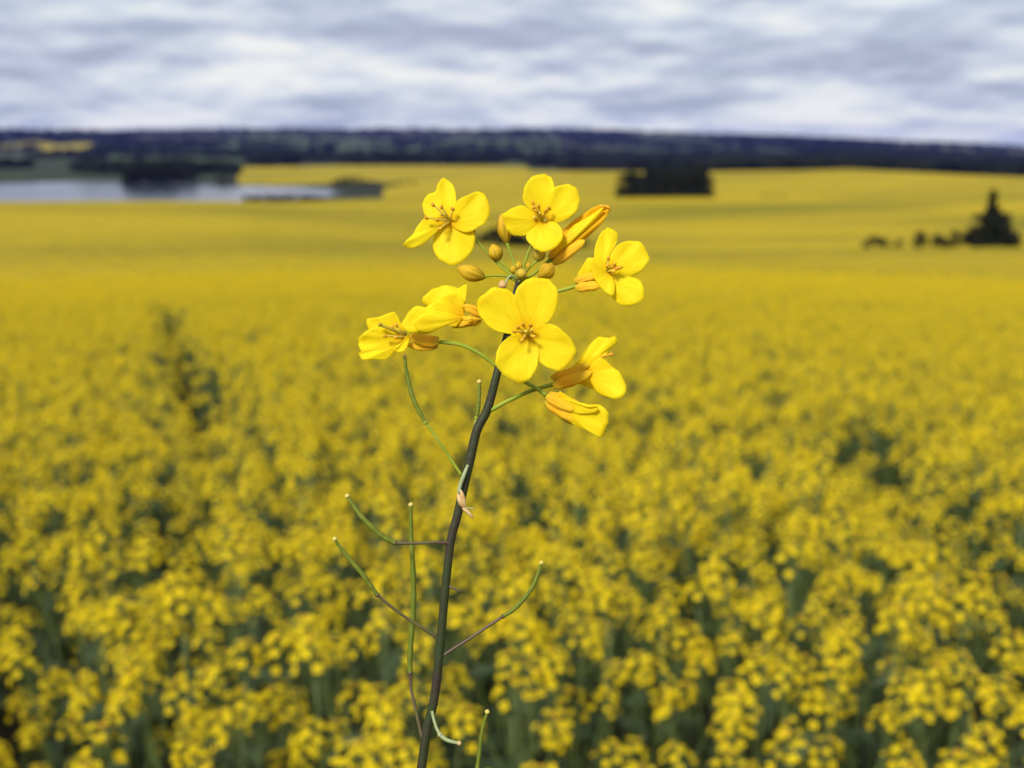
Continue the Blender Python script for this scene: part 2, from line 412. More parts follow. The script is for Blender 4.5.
mb = MB(); px_tube(mb, [(527.5,333.5,29),(527,332.5,40),(526,331.5,48)], [1.9,1.9,1.5], 10, 8); mb.blob(HP(526,331.5,48), (0,-1,.2), 4*U, 4*U)
mb.blob(HP(522,333,36), (0,0,1), 5*U, 3.4*U); mb.blob(HP(532,331,36), (0,0,1), 5*U, 3.4*U); mb.obj('pistil', M['filament'], fl)
# F: sideways, left
fl = flower([(508,330,-5),(497,322,0),(488,318,3),(474,319,5),(462,319,6)], [1.6,1.5,1.6,3,3], (470,319.5,5), 'sepal', 9)
petal(fl, [(464,314),(465,300),(467,284.4),(462,286.5),(457.8,288),(450,285.5),(439,287),(428,292),(422.5,299),(426,306),(436,309),(448,315)], 2, -6, 8, 2.4, 31)
petal(fl, [(464,316),(464,308),(452,301),(440,302),(433,303),(425,308),(416,306),(408,313),(402,325),(406,331),(414,333.5),(424,334),(434,331),(446,324),(457,326)], 6, 16, -12, 2.4, 32)
petal(fl, [(464,315),(464,300),(456,294),(446,295),(436,302),(430,308),(436,316),(448,320)], 4, 9, -6, 2.2, 33)
petal(fl, [(463,318),(450,313),(436,311),(421,315),(414,324),(418,331),(430,332),(444,326),(456,327)], 9, 19, -8, 1.6, 34)
for a_, b_, w_ in (((480,318,4),(456,326,8),8), ((481,322,2),(452,327,4),7), ((480,310,6),(462,306,8),5.5), ((480,316,8),(464,309,11),5)): sepal(fl, a_, b_, w_, 'sepal', (0, -1))
# G: far left
fl = flower([(496,366,0),(487.5,359,0),(475,351,0),(459.4,344.5,-2),(440,342,-4)], [2.1,2.1,2,1.9,2.1], (437,342.5,-4))
petal(fl, [(407,338),(403,331),(400,322),(397,315.3),(392,312),(380,316.5),(368,319),(366.5,324),(370,330),(382,332),(395,335)], -6, -2, 4, 1.8, 41)
petal(fl, [(407,339),(400,333),(388,329.5),(374,328),(364,332.5),(359.4,338),(358.6,346),(362,350.5),(378,347),(394,342)], -3, 8, -6, 2.0, 42)
petal(fl, [(406,341),(396,340),(380,343.4),(362,351),(359,355),(362,359),(369,360),(384,359.8),(391,355),(398,349)], -2, 12, -6, 1.5, 43)
petal(fl, [(410,336),(406,336),(401,344),(397,348),(393,349),(394.5,352),(403,351.5),(408,344)], 2, 12, 3, .8, 44)
for a_, b_, w_ in (((439,343,-3),(409,336,2),11), ((438,346,-6),(407,345,-2),8), ((439,339,-7),(420,336,-7),7)): sepal(fl, a_, b_, w_, 'sepal', (0, 1.5))
stamens(fl, (406,337,0), [(397,325,10),(385,335.5,13),(395.5,337,14),(393,327,9)])
mb = MB(); px_tube(mb, [(406,334,2),(393,330,9),(380,324.7,13)], [2.0,1.7,1.5], 12, 8); mb.blob(HP(380,324.7,13), (-1,0,.4), 5*U, 5*U); mb.obj('pistil', M['green_bud'], fl)
# H: right below
fl = flower([(490,411,0),(500,405,2),(512,399,3),(533,390,2),(553,384.5,0)], [2.2,2.1,2.0,2.0,2.4], (555,383.5,0))
petal(fl, [(570,374),(573,366),(581.6,357),(589.4,345),(596,339),(601,336.5),(609,338),(614,337),(618,342),(611,347.5),(605,355),(596,358),(584,366)], -6, -2, 5, 1.8, 51)
petal(fl, [(586,373),(592,364),(597,358),(602,358),(610,364),(614,368.5),(619,372),(626,384),(624.5,394),(616,399),(605,396.5),(596,390.5),(592,380)], 4, 13, -9, 2.0, 52)
petal(fl, [(566,377),(572,370),(583,362),(594,355),(602,355),(598,362),(588,370),(577,377)], -2, 5, -4, 1.0, 53)
petal(fl, [(570,380),(580,372),(592,366),(600,366),(606,374),(607,386),(600,392),(592,384),(582,382)], -4, -10, 3, 1.4, 54)
for a_, b_, w_ in (((551,378,2),(590,364,6),9), ((553,386,4),(592,372,8),12), ((554,383,-4),(587,370,-6),11)): sepal(fl, a_, b_, w_, 'sepal', (0, 1))
mb = MB(); px_tube(mb, [(595,361,2),(600,357.5,6),(605,356,8),(611,354.5,9)], [1.0,1.2,1.1,1.2], 12, 8); mb.blob(HP(611.5,354.5,9), (1,0,0), 4*U, 4.4*U); mb.obj('pistil', M['anther'], fl)
# I: closed flower below it
fl = flower([(499,369,0),(510,374,4),(525,382,8),(536,388,11),(546,395,14)], [2.0,1.9,1.9,2.0,2.4], (548,397,14))
petal(fl, [(565,406),(576,403),(588,405),(600,405),(607,411),(608.5,420),(606.5,428),(602,434),(592,431),(580,425),(568,419)], 14, 19, -9, 1.8, 61)
petal(fl, [(562,408),(572,408),(584,411),(597,417),(605,427),(603,437),(598,436),(589,432),(577,426),(566,420)], 19, 21, -7, 1.6, 62)
petal(fl, [(555,397),(560,391),(574,400),(586,407),(598,407),(595,413),(580,414),(566,408)], 20, 23, -4, 1.4, 63)
petal(fl, [(565,410),(577,402),(590,406),(603,409),(606,420),(602,430),(590,428),(576,420)], 10, 8, 4, 1.2, 64)
for a_, b_, w_ in (((545,401,17),(577,421,18),11), ((546,396,19),(575,410,21),11), ((549,393,14),(584,407,16),8.5), ((546,399,10),(574,424,10),9)): sepal(fl, a_, b_, w_, 'sepal', (0, 1))
mb = MB(); px_tube(mb, [(598,432,18),(602,436,18),(603,439,18)], [1.8,1.5,1.1], 8, 8); mb.obj('pistil', M['filament'], fl)

# buds
def bud(a, b, width, ped, m='bud', pm='pedicel', wm=.5):
    mb = MB(); A = HP(*a); B = HP(*b)
    mb.blob((A+B)/2, B-A, (B-A).length, width*U, 0, 12, 12, wm)
    o = mb.obj('bud', M[m], hero)
    p = MB(); px_tube(p, ped, 1.25, 14, 8); p.obj('pedicel', M[pm], o)
bud((507,244,-12), (501.5,213,-12), 15.5, [(507,243,-12),(511,254,-9),(515,266,-6),(518,279,-4)])
bud((499,261,-4), (492,244,-4), 15, [(498,260,-4),(506,267,-4),(513,273,-4),(518,280,-4)], wm=.45)
bud((486,278,2), (457,268,4), 17, [(485,276.5,2),(495,275.5,2),(506,276.5,-1),(516,281,-4)])
bud((537,262,-9), (542,247,-9), 13, [(537,261,-9),(530,267,-8),(522,275,-6),(519,280,-5)], 'green_bud')
bud((537,278,-3), (554,266,-2), 17, [(538,277,-3),(532,281,-4),(524,283,-5),(518,284,-5)], wm=.6)
bud((518,272,-8), (519,261,-8), 8, [(518,271,-8),(518,276,-6),(518,281,-4)])
bud((515,275,-4), (512,265,-3), 7, [(515,274,-4),(516.5,278,-4),(518,281,-4)])
bud((520,281,-1), (522,268,2), 12.5, [(520,280,-1),(519,282,-3),(518,284,-4)], 'green_bud', wm=.55)
bud((527,271,-9), (529,262,-9), 6, [(527,271,-9),(523,277,-7),(519,281,-5)])
bud((503,290,0), (502,280,2), 9, [(505,286,0),(507,280,0),(511,275.5,0),(515,279,-3)], 'dry', 'pale_pedicel')

# seed pods
def pod(ped, body, pr, br, pm='brown_pedicel', bm='pod', tipm='pod_tip', label=None):
    mb = MB(); bq = lerps(br, 40); px_tube(mb, body, [b_*(1+.07*math.sin(k_*1.15)) for k_, b_ in enumerate(bq)], 60, 10, 0)
    o = mb.obj('seed_pod', M[bm], hero)
    if label: o['label'] = label
    p = MB(); px_tube(p, ped, pr, 24, 8)
    n0 = Vector(body[0]); p.blob(HP(*n0), HP(*body[1])-HP(*n0), 5*U, (br[0]*2+1.6)*U); p.obj('pedicel', M[pm], o)
    t = Vector(body[-1]); t2 = Vector(body[-2]); d = (HP(*t)-HP(*t2)).normalized()
    q = MB(); q.blob(HP(*t)+d*1.2*U, d, 5.2*U, (br[-1]*2+2.2)*U, 0, 8, 6); q.obj('stigma', M[tipm], o)
pod([(461.5,475,0),(452,461,2),(442,446,4),(433,433,5),(425.5,422.6,6)], [(425.5,422.6,6),(419,411,6),(413,398,5),(408.5,381,3),(406,368,2),(405,358,1)], [1.7,1.5,1.4,1.6], [2.0,2.3,2.4,2.2,1.8,1.5], 'pedicel')
pod([(473,432,-3),(475,425,-4),(476.5,418,-5)], [(476.5,418,-5),(478,410,-6),(479,398,-7),(479.4,383,-8)], [1.5,1.5], [1.9,2.1,2.0,1.7], 'pedicel')
pod([(450,543,2),(436,542.5,6),(420,543.2,9),(408,543.4,11),(395,543,12)], [(395,543,12),(386,538.5,14),(376,531,15),(362,517,16),(353,505,16),(348,497,16)], [1.9,1.5,1.4,1.6], [2.2,2.6,2.7,2.5,2.0,1.7])
pod([(423,741,-2),(420,729,-6),(414,702,-10),(411,688,-13),(410.4,673,-14)], [(410.4,673,-14),(410,655,-14),(412.5,620,-15),(413.6,590,-15),(412.5,560,-15),(411,530,-15),(411,506,-15)], [1.8,1.6,1.7], [2.3,2.9,3.0,2.9,2.6,2.1,1.8], 'brown_pedicel', label='long upright green seed pod behind the stem')
pod([(438,638,0),(424,629,5),(406.7,618,8),(391,606.5,10),(377.4,595,12)], [(377.4,595,12),(370,585,13),(361.5,573,14),(346,555,15),(339,546,15),(335.5,540,15)], [1.9,1.5,1.5,1.6], [2.1,2.4,2.4,2.0,1.7,1.5])
pod([(441,657,0),(453,649,-2),(466,641,-3),(479.4,632,-4),(502.8,616.4,-6)], [(502.8,616.4,-6),(513,610,-7),(522,601,-8),(531,589.5,-8),(536.5,578,-9),(541,564,-9)], [1.8,1.5,1.5,1.6], [1.9,2.2,2.3,2.2,2.0,1.6])
pod([(432,711,4),(434,720,6),(436.5,728,7),(440,734.7,8)], [(440,734.7,8),(446,739.5,9),(453,742,10),(458,743,10)], [1.6,1.5,1.7], [2.0,2.0,1.7,1.4], 'pale_pedicel', 'pale_pedicel', 'dry', label='short pale stunted seed pod')
pod([(421,800,0),(438,812,0),(460,808,0),(472,790,0)], [(472,790,0),(477.3,768,0),(482,732,0),(487,713,0)], [1.9,1.6,1.6], [2.1,2.2,1.9,1.6])
# withered remains on the stem
mb = MB()
px_tube(mb, [(468,465,5),(464,475,7),(460,486,8),(459,493,8)], [1.6,2.1,2.1,1.8], 12, 8, 1)
mb.blob(HP(461,501,8), HP(463,509,8)-HP(457,494,8), 17*U, 7.5*U, 0); mb.blob(HP(463,498,10), HP(466,509,8)-HP(461,490,8), 18*U, 5*U, 0)
px_tube(mb, [(463,508,8),(468,512,9),(473,518,9)], [1.8,2.0,1.0], 8, 6, 0); px_tube(mb, [(464,508,9),(470,508,10),(474.5,509,10)], [.7,.6,.5], 8, 5, 1)
mb.obj('withered_flower', [M['dry'], M['pale_pedicel']], hero)
mb = MB(); px_tube(mb, [(449,586,1),(454,588.5,3),(461,591.5,4)], [1.6,1.1,.6], 8, 6); mb.obj('broken_pedicel', M['brown_pedicel'], hero)

# ------------------------------------------------------------------ crop plants
def head_mb(mb, base, axis, q, s=1.0):
    ax = Vector(axis).normalized(); e1 = ax.cross(Vector((.31, .9, .2))).normalized(); e2 = ax.cross(e1)
    n = q.randint(11, 18); L_ = .075*s
    mb.tube([base, base+ax*L_*.5, base+ax*L_], [.0016, .0014, .001], 4, 1, False)
    for k in range(n):
        t = k/(n-1); th = k*2.39996 + q.uniform(-.35, .35)
        hgt = L_*(.28 + .68*t); rad = (.034 - .019*t**1.5)*s*q.uniform(.85, 1.12)
        out = e1*math.cos(th)+e2*math.sin(th)
        c = base + ax*(hgt + .010*s) + out*rad
        mb.tube([base+ax*hgt*.8, c], [.0006, .0006], 3, 1, False)
        nrm = (out*(1.05-.75*t) + ax*(.35+.6*t) + Vector((q.uniform(-.3,.3), q.uniform(-.3,.3), q.uniform(-.1,.3)))).normalized()
        f1 = nrm.cross(Vector((q.uniform(-1,1), q.uniform(-1,1), .37))).normalized(); f2 = nrm.cross(f1)
        R_ = .0095*s*q.uniform(.85, 1.12); cup = q.uniform(.05, .45)
        for j in range(4):
            a = j*math.pi/2 + q.uniform(-.12, .12)
            d = f1*math.cos(a)+f2*math.sin(a); w = nrm.cross(d)
            mb.face([c, c+d*R_*.5+w*R_*.42+nrm*R_*cup*.3, c+d*R_*.97+w*R_*.30+nrm*R_*cup, c+d*R_*.97-w*R_*.30+nrm*R_*cup, c+d*R_*.5-w*R_*.42+nrm*R_*cup*.3], 0)
        if k % 3 == 0: mb.blob(c+nrm*.001, nrm, .004, .003, 2, 4, 3)
    for k in range(9):
        th = k*2.4; out = e1*math.cos(th)+e2*math.sin(th)
        mb.blob(base+ax*(L_+.008*s)+out*.006*s*(k/8)**.5, ax+out*.5, .007, .004, 2, 5, 3)
def pods_mb(mb, base, axis, q, n):
    ax = Vector(axis).normalized(); e1 = ax.cross(Vector((.31, .9, .2))).normalized(); e2 = ax.cross(e1)
    for k in range(n):
        th = q.uniform(0, 6.28); out = e1*math.cos(th)+e2*math.sin(th)
        p = base - ax*.012*(k+.5); mb.tube([p, p+out*.014+ax*.004, p+out*.026+ax*.028], [.0007, .001, .0005], 3, 1, False)
def leaf_mb(q, base, out, L_, wd):
    mb = MB(); out = Vector(out).normalized(); side = out.cross(Vector((0, 0, 1))).normalized(); G = []
    for i in range(7):
        t = i/6; p = Vector(base) + out*L_*t + Vector((0, 0, L_*(.55*t-.85*t*t)))
        w = wd*(math.sin(math.pi*min(1, t*.93+.07))**.8)
        G.append([p + side*w*c + Vector((0, 0, abs(c)*w*.35 + .006*math.sin(i*2+c*3))) for c in (-1, -.45, 0, .45, 1)])
    mb.grid(G); return mb
def make_variant(seed, H=1.2):
    q = random.Random(seed); parts = []
    top_h = H - .09
    sway = Vector((q.uniform(-.04, .04), q.uniform(-.04, .04), 0))
    def axis_at(h): t = h/top_h; return Vector((sway.x*t*t, sway.y*t*t, h))
    st = MB(); st.tube([axis_at(top_h*i/8) for i in range(9)], [.007-.0052*i/8 for i in range(9)], 6, 0)
    heads = [(axis_at(top_h), Vector((sway.x, sway.y, 1)), 1.08)]
    nb = q.randint(6, 8)
    for k in range(nb):
        th = k*2.4+q.uniform(-.4, .4); h0 = top_h*q.uniform(.4, .7); hh = top_h*(1-.19*q.random()**1.2); sprd = q.uniform(.05, .21)
        a = axis_at(h0); o = Vector((math.cos(th), math.sin(th), 0)); b = a + o*sprd; b.z = hh
        m_ = a.lerp(b, .5) + o*sprd*.25
        st.tube([a, m_, b], [.0035, .0026, .0018], 5, 0, False)
        heads.append((b, Vector((o.x*.25, o.y*.25, 1)), q.uniform(.8, 1.05)))
    for b, ax, s_ in heads: pods_mb(st, b, ax, q, q.randint(4, 8))
    st.m = [0]*len(st.m)
    parts.append(('stem', st.mesh('stem', [M['crop_stem']]), st))
    hs = []
    for b, ax, s_ in heads:
        h = MB(); head_mb(h, b, ax, q, s_); parts.append(('flower_head', h.mesh('flower_head', [M['crop_petal'], M['crop_stem'], M['crop_bud']]), h))
    for k in range(8):
        th = k*2.4+1; h0 = top_h*(.32+.075*k)
        l = leaf_mb(q, axis_at(h0), (math.cos(th), math.sin(th), .5), q.uniform(.13, .2)*(1.15-.06*k), q.uniform(.024, .036)*(1.1-.05*k))
        parts.append(('leaf', l.mesh('leaf', [M['crop_leaf']]), l))
    return parts
VAR = [make_variant(100+i) for i in range(7)]
src = bpy.data.collections.new('crop sources')     # not linked: only read by the crop's nodes
for i, parts in enumerate(VAR):
    big = MB(); mats = [M['crop_petal'], M['crop_stem'], M['crop_bud'], M['crop_leaf']]
    for nm, me, pm in parts:
        k0 = len(big.v); big.v += pm.v; big.f += [tuple(k0+a for a in f) for f in pm.f]; big.uv += pm.uv
        mp = {'stem': [1], 'flower_head': [0, 1, 2], 'leaf': [3]}[nm]; big.m += [mp[a] for a in pm.m]
    o = bpy.data.objects.new('crop_plant_%d' % i, big.mesh('crop_plant', mats)); src.objects.link(o)

# gaps in the crop: (image row and column where one sees them) -> lines on the land
def world_line(pts):
    out = []
    for p in pts:
        w = unproj(*p)
        if w: out.append((w.x, w.y))
    return out
GAPS = [(world_line([(166,300),(172,318),(180,340),(190,362),(201,375),(205,385)]), .11, 1.3), (world_line([(196,350),(206,380)]), .13, 1.8),
        (world_line([(195,400),(175,440),(125,470),(90,500)]), .08, .8),
        (world_line([(20,520),(12,590),(25,625)]), .08, .9),
        (world_line([(850,400),(890,450),(950,490),(1010,530),(1035,570)]), .09, .7),
        (world_line([(130,640),(170,690)]), .09, .7), (world_line([(640,690),(700,640)]), .10, .7),
        (world_line([(300,560),(330,540)]), .09, .8), (world_line([(840,640),(850,700)]), .09, .7),
        (world_line([(615,395),(640,405)]), .14, .8), (world_line([(520,640),(570,690)]), .10, .8)]
def gap(x, y):
    g = 0
    for ln, w, s_ in GAPS:
        for i in range(len(ln)-1):
            (x0, y0), (x1, y1) = ln[i], ln[i+1]; ex, ey = x1-x0, y1-y0
            t = max(0, min(1, ((x-x0)*ex+(y-y0)*ey)/(ex*ex+ey*ey+1e-9)))
            d = math.hypot(x-x0-t*ex, y-y0-t*ey)
            g = max(g, s_*max(0, 1-d/(w*2.2)))
    return min(g, 1)
cand = []
DENS = 21
def try_pt(x, y, r):
    a = math.atan2(x, y)
    g = gap(x, y) if r < 22 else 0
    clump = mnoise.noise(Vector((x*1.6, y*1.6, 1.7)))*.5 + mnoise.noise(Vector((x*4.2, y*4.2, 5.7)))*.5
    drop = -.07*clump*1.9 + g*.55
    if (r > 26 and rnd.random() < (r-26)/52) or rnd.random() < g*.85 or rnd.random() < max(0, -clump-.2)*.7: return
    s_ = rnd.uniform(.93, 1.04) - drop*.8
    cand.append((r, a, x, y, top(x, y)-1.2-.02, rnd.uniform(0, 6.283), max(.42, s_)))
step = 1/math.sqrt(DENS)
yy = -1.5
while yy < 75:
    st_ = step if yy < 14 else step*1.25
    lim = max(5.5, yy*.80) if yy < 9 else yy*.66+1.5
    xx = -lim
    while xx < lim:
        x = xx+rnd.uniform(-.5, .5)*st_; y = yy+rnd.uniform(-.5, .5)*st_; r = math.hypot(x, y)
        if r > .45 and math.hypot(x-gx, y-gy) > .2: try_pt(x, y, r)
        xx += st_
    yy += st_
def in_view(c):
    p = img(c[2], c[3], c[4]+1.15*c[6]); p0 = img(c[2], c[3], c[4]+.6)
    return p is not None and p0 is not None and -15 < p[0] < 1039 and p[1] < 790
vis = sorted([c for c in cand if in_view(c)], key=lambda c: c[0])[:300]
visid = set(id(c) for c in vis)
protos = {}
for c in vis:
    vi = rnd.randrange(len(VAR)); r, a, x, y, z, rot, s_ = c
    if vi not in protos:
        root = empty('field_rapeseed_plant', (0, 0, 0)); kids = []
        for nm, me, _ in VAR[vi]:
            o = bpy.data.objects.new(nm, me); COL.objects.link(o); o.parent = root; kids.append(o)
        protos[vi] = (root, kids); new = root
    else:
        root, kids = protos[vi]; new = root.copy(); COL.objects.link(new)
        for k in kids:
            d = k.copy(); COL.objects.link(d); d.parent = new
    new.location = (x, y, z); new.rotation_euler.z = rot; new.scale = (1, 1, s_)
    tag(new, 'blurred yellow rapeseed plant crowded among its neighbours in the field behind the sharp stalk', 'plant', 'blooming rapeseed plants of the near field')
rest = [c for c in cand if id(c) not in visid]

def gn_scatter(name, pts, coll, pick=True):        # pts: (x, y, z, rot, sx, sz, variant)
    me = bpy.data.meshes.new(name); me.from_pydata([p[:3] for p in pts], [], [])
    at_r = me.attributes.new('rot', 'FLOAT', 'POINT'); at_r.data.foreach_set('value', [p[3] for p in pts])
    at_s = me.attributes.new('scl', 'FLOAT_VECTOR', 'POINT'); at_s.data.foreach_set('vector', [v for p in pts for v in (p[4], p[4], p[5])])
    at_v = me.attributes.new('var', 'INT', 'POINT'); at_v.data.foreach_set('value', [p[6] for p in pts])
    o = bpy.data.objects.new(name, me); COL.objects.link(o)
    g = bpy.data.node_groups.new(name, 'GeometryNodeTree')
    g.interface.new_socket('Geometry', in_out='INPUT', socket_type='NodeSocketGeometry')
    g.interface.new_socket('Geometry', in_out='OUTPUT', socket_type='NodeSocketGeometry')
    N, L = g.nodes, g.links
    gi = N.new('NodeGroupInput'); go = N.new('NodeGroupOutput')
    ci = N.new('GeometryNodeCollectionInfo'); ci.inputs['Collection'].default_value = coll
    ci.inputs['Separate Children'].default_value = True; ci.inputs['Reset Children'].default_value = True
    ip = N.new('GeometryNodeInstanceOnPoints'); ip.inputs['Pick Instance'].default_value = True
    def attr(nm, ty):
        a = N.new('GeometryNodeInputNamedAttribute'); a.data_type = ty; a.inputs[0].default_value = nm; return a.outputs[0]
    cx = N.new('ShaderNodeCombineXYZ'); L.new(attr('rot', 'FLOAT'), cx.inputs[2])
    L.new(gi.outputs[0], ip.inputs['Points']); L.new(ci.outputs[0], ip.inputs['Instance'])
    L.new(cx.outputs[0], ip.inputs['Rotation']); L.new(attr('scl', 'FLOAT_VECTOR'), ip.inputs['Scale'])
    L.new(attr('var', 'INT'), ip.inputs['Instance Index']); L.new(ip.outputs[0], go.inputs[0])
    md = o.modifiers.new('scatter', 'NODES'); md.node_group = g
    return o
crop = gn_scatter('rapeseed_crop', [(c[2], c[3], c[4], c[5], 1 if c[0] < 14 else 1.15, c[6], rnd.randrange(len(VAR))) for c in rest], src)
tag(crop, 'dense yellow rapeseed crop filling the slope behind the nearest plants', 'crop', kind='stuff')

# ------------------------------------------------------------------ land sheets
def azis():
    out = []; a = -180.0
    while a < 180:
        out.append(R(a)); a += .2 if -34 <= a < 34 else (1.0 if abs(a) < 50 else 5)
    return out
AZ = azis()
RS = [0.0]; r = .5
while r < 7600: RS.append(r); r *= 1.016 if r > 100 else 1.06
RS.append(7600); RS.append(11000)
CROP_IMG = []                                   # what grows where
def on_line(px, ks): return lerp_tab([k[0] for k in ks], [k[1] for k in ks], px)
def land(x, y, z, r):
    """kind of plot at a point"""
    p = img(x, y, z)
    if r < 3: return 'crop'
    if p is None: return 'crop' if r < 600 else 'meadow'
    px, py = p; a = math.atan2(x, y); px = 512 + F*math.tan(max(-1.2, min(1.2, a)))/cp
    if r < 520 and px < 380: return 'crop' if r < 430 else 'meadow'
    if px < 395 and r < 1000:
        if poly_sd(LP, x, y) > -16: return 'bank'
    if px >= 380 and r < 1010: return 'crop'
    w = 40*math.sin(px*.02)
    if 232 < px < 640 and 860 < r < 1500+w: return 'crop'
    if 28 + 14*math.sin(r*.004) < px < 92 + 12*math.sin(r*.0033+1) and 3050 < r + 180*math.sin(px*.13) < 4200 - 5*(px-60): return 'crop2'
    if -80 < px < 30 and 3500 < r < 3900: return 'crop2'
    c = mnoise.cell(Vector((math.floor(x/420 + .6*math.sin(y/700)), math.floor(y/ (520 if r < 3000 else 900)), 2.0)))
    c = abs(mnoise.noise(Vector((math.floor(x/380 + .5*math.sin(y/700))*3.7+.31, math.floor(y/(480 if r < 3000 else 820))*2.9+.17, 2.5))))*2.2 % 1
    if r < 2200 and px < 140: return 'meadow'
    if px > 780 and 4200 < r < 5600 and c > .25: return 'stubble'
    if 250 < px < 560 and 3300 < r < 5200 and c > .2: return 'green'
    if c < .28: return 'wood'
    if c < .62: return 'meadow'
    if c < .8: return 'green'
    return 'soil'
PAL = {'crop': (.05, .045, .03), 'crop2': (.30, .24, .02), 'meadow': (.035, .045, .022), 'green': (.06, .085, .035), 'bank': (.03, .035, .02),
       'wood': (.02, .025, .018), 'soil': (.045, .035, .03), 'stubble': (.11, .09, .055)}
V = []; C = []; idx = {}; kinds = {}; TOPZ = {}
for i, r in enumerate(RS):
    for j, a in enumerate(AZ):
        if i == 0 and j: idx[i, j] = idx[0, 0]; continue
        x, y = r*math.sin(a), r*math.cos(a); z = top(x, y); k = land(x, y, z, r)
        kinds[i, j] = k; idx[i, j] = len(V); TOPZ[i, j] = z
        low = 1.2 if (k == 'crop' or r < 430) else 0
        V.append((x, y, z-low)); C.append(PAL[k])
Fc = []
n = len(AZ)
for i in range(len(RS)-1):
    for j in range(n):
        q = [idx[i, j], idx[i+1, j], idx[i+1, (j+1) % n], idx[i, (j+1) % n]]
        q2 = []
        for v in q:
            if v not in q2: q2.append(v)
        Fc.append(tuple(reversed(q2)))
me = bpy.data.meshes.new('ground'); me.from_pydata(V, [], Fc)
ca = me.color_attributes.new('plot', 'FLOAT_COLOR', 'POINT'); ca.data.foreach_set('color', [v for c in C for v in (*c, 1)])
me.polygons.foreach_set('use_smooth', [True]*len(Fc)); me.update()
ground = bpy.data.objects.new('ground', me); COL.objects.link(ground); tag(ground, kind='structure')
m, nt, N, L, B = newmat('land'); at_ = N.new('ShaderNodeAttribute'); at_.attribute_name = 'plot'
tc = N.new('ShaderNodeTexCoord')
f1 = noise_n(N, L, tc.outputs['Object'], .012, 6, .65); f2 = noise_n(N, L, tc.outputs['Object'], 6, 4)
c = mix(N, L, 1.0, at_.outputs['Color'], ramp(N, L, f1, [(.3, (.55,)*3), (.7, (1.3, 1.3, 1.25))]), 'MULTIPLY')
c = mix(N, L, 1.0, c, ramp(N, L, f2, [(.3, (.6,)*3), (.7, (1.2,)*3)]), 'MULTIPLY')
L.new(c, B.inputs['Base Color']); B.inputs['Roughness'].default_value = .95; B.inputs['Specular IOR Level'].default_value = .1
me.materials.append(m)

# the closed top of the crop further off
V = []; idx2 = {}; Fc = []
def crop_top(i, j):
    r = RS[i]; k = idx2.get((i, j))
    if k is None:
        a = AZ[j]; x, y = r*math.sin(a), r*math.cos(a)
        edge = any(kinds.get((i+di, j+dj)) != 'crop' for di in (-1, 0, 1) for dj in (-1, 0, 1)) or RS[i-1] < 20
        h = -1.25 if edge else -.06 - .26*max(0, min(1, (75-r)/45)) + .16*mnoise.noise(Vector((x*.6, y*.6, 0)))*min(1, r/60)
        k = idx2[i, j] = len(V); V.append((x, y, TOPZ[i, j]+h))
    return k
for i in range(1, len(RS)-1):
    if RS[i] < 20 or RS[i] > 1700: continue
    for j in range(n-1):
        if abs(AZ[j]) > R(60) : continue
        if all(kinds[a, b] == 'crop' for a, b in ((i, j), (i+1, j), (i+1, j+1), (i, j+1))):
            Fc.append(tuple(reversed((crop_top(i, j), crop_top(i+1, j), crop_top(i+1, j+1), crop_top(i, j+1)))))
me = bpy.data.meshes.new('rapeseed_field'); me.from_pydata(V, [], Fc)
me.polygons.foreach_set('use_smooth', [True]*len(Fc)); me.update()
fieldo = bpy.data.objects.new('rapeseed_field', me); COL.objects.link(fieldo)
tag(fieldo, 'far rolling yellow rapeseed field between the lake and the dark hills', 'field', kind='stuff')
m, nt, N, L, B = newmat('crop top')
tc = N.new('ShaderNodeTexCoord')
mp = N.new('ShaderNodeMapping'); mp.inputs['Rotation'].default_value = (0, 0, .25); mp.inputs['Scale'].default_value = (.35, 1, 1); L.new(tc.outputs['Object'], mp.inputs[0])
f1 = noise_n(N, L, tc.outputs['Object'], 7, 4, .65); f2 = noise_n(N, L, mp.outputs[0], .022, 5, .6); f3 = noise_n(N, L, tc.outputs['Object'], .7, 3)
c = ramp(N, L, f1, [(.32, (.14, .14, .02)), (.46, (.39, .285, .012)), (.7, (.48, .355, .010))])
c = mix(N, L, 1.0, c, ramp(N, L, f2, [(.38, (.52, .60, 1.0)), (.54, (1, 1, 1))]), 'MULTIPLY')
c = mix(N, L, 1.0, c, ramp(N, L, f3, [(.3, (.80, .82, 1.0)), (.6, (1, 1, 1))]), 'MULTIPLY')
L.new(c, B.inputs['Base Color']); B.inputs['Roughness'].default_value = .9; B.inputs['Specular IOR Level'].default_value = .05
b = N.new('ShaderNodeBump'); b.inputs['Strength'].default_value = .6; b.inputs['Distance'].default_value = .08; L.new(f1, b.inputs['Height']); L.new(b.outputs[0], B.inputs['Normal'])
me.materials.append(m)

# lake
me = bpy.data.meshes.new('lake'); me.from_pydata([(x, y, LAKE_Z) for x, y in LP], [], [tuple(range(len(LP)))]); me.update()
if me.polygons[0].normal.z < 0: me.flip_normals()
lake = bpy.data.objects.new('lake', me); COL.objects.link(lake); tag(lake, kind='structure')
m, nt, N, L, B = newmat('lake water'); tc = N.new('ShaderNodeTexCoord')
B.inputs['Base Color'].default_value = (.03, .04, .06, 1); B.inputs['Roughness'].default_value = .12; B.inputs['IOR'].default_value = 1.33
b = N.new('ShaderNodeBump'); b.inputs['Strength'].default_value = .35; b.inputs['Distance'].default_value = .3
L.new(noise_n(N, L, tc.outputs['Object'], .5, 4), b.inputs['Height']); L.new(b.outputs[0], B.inputs['Normal'])
me.materials.append(m)

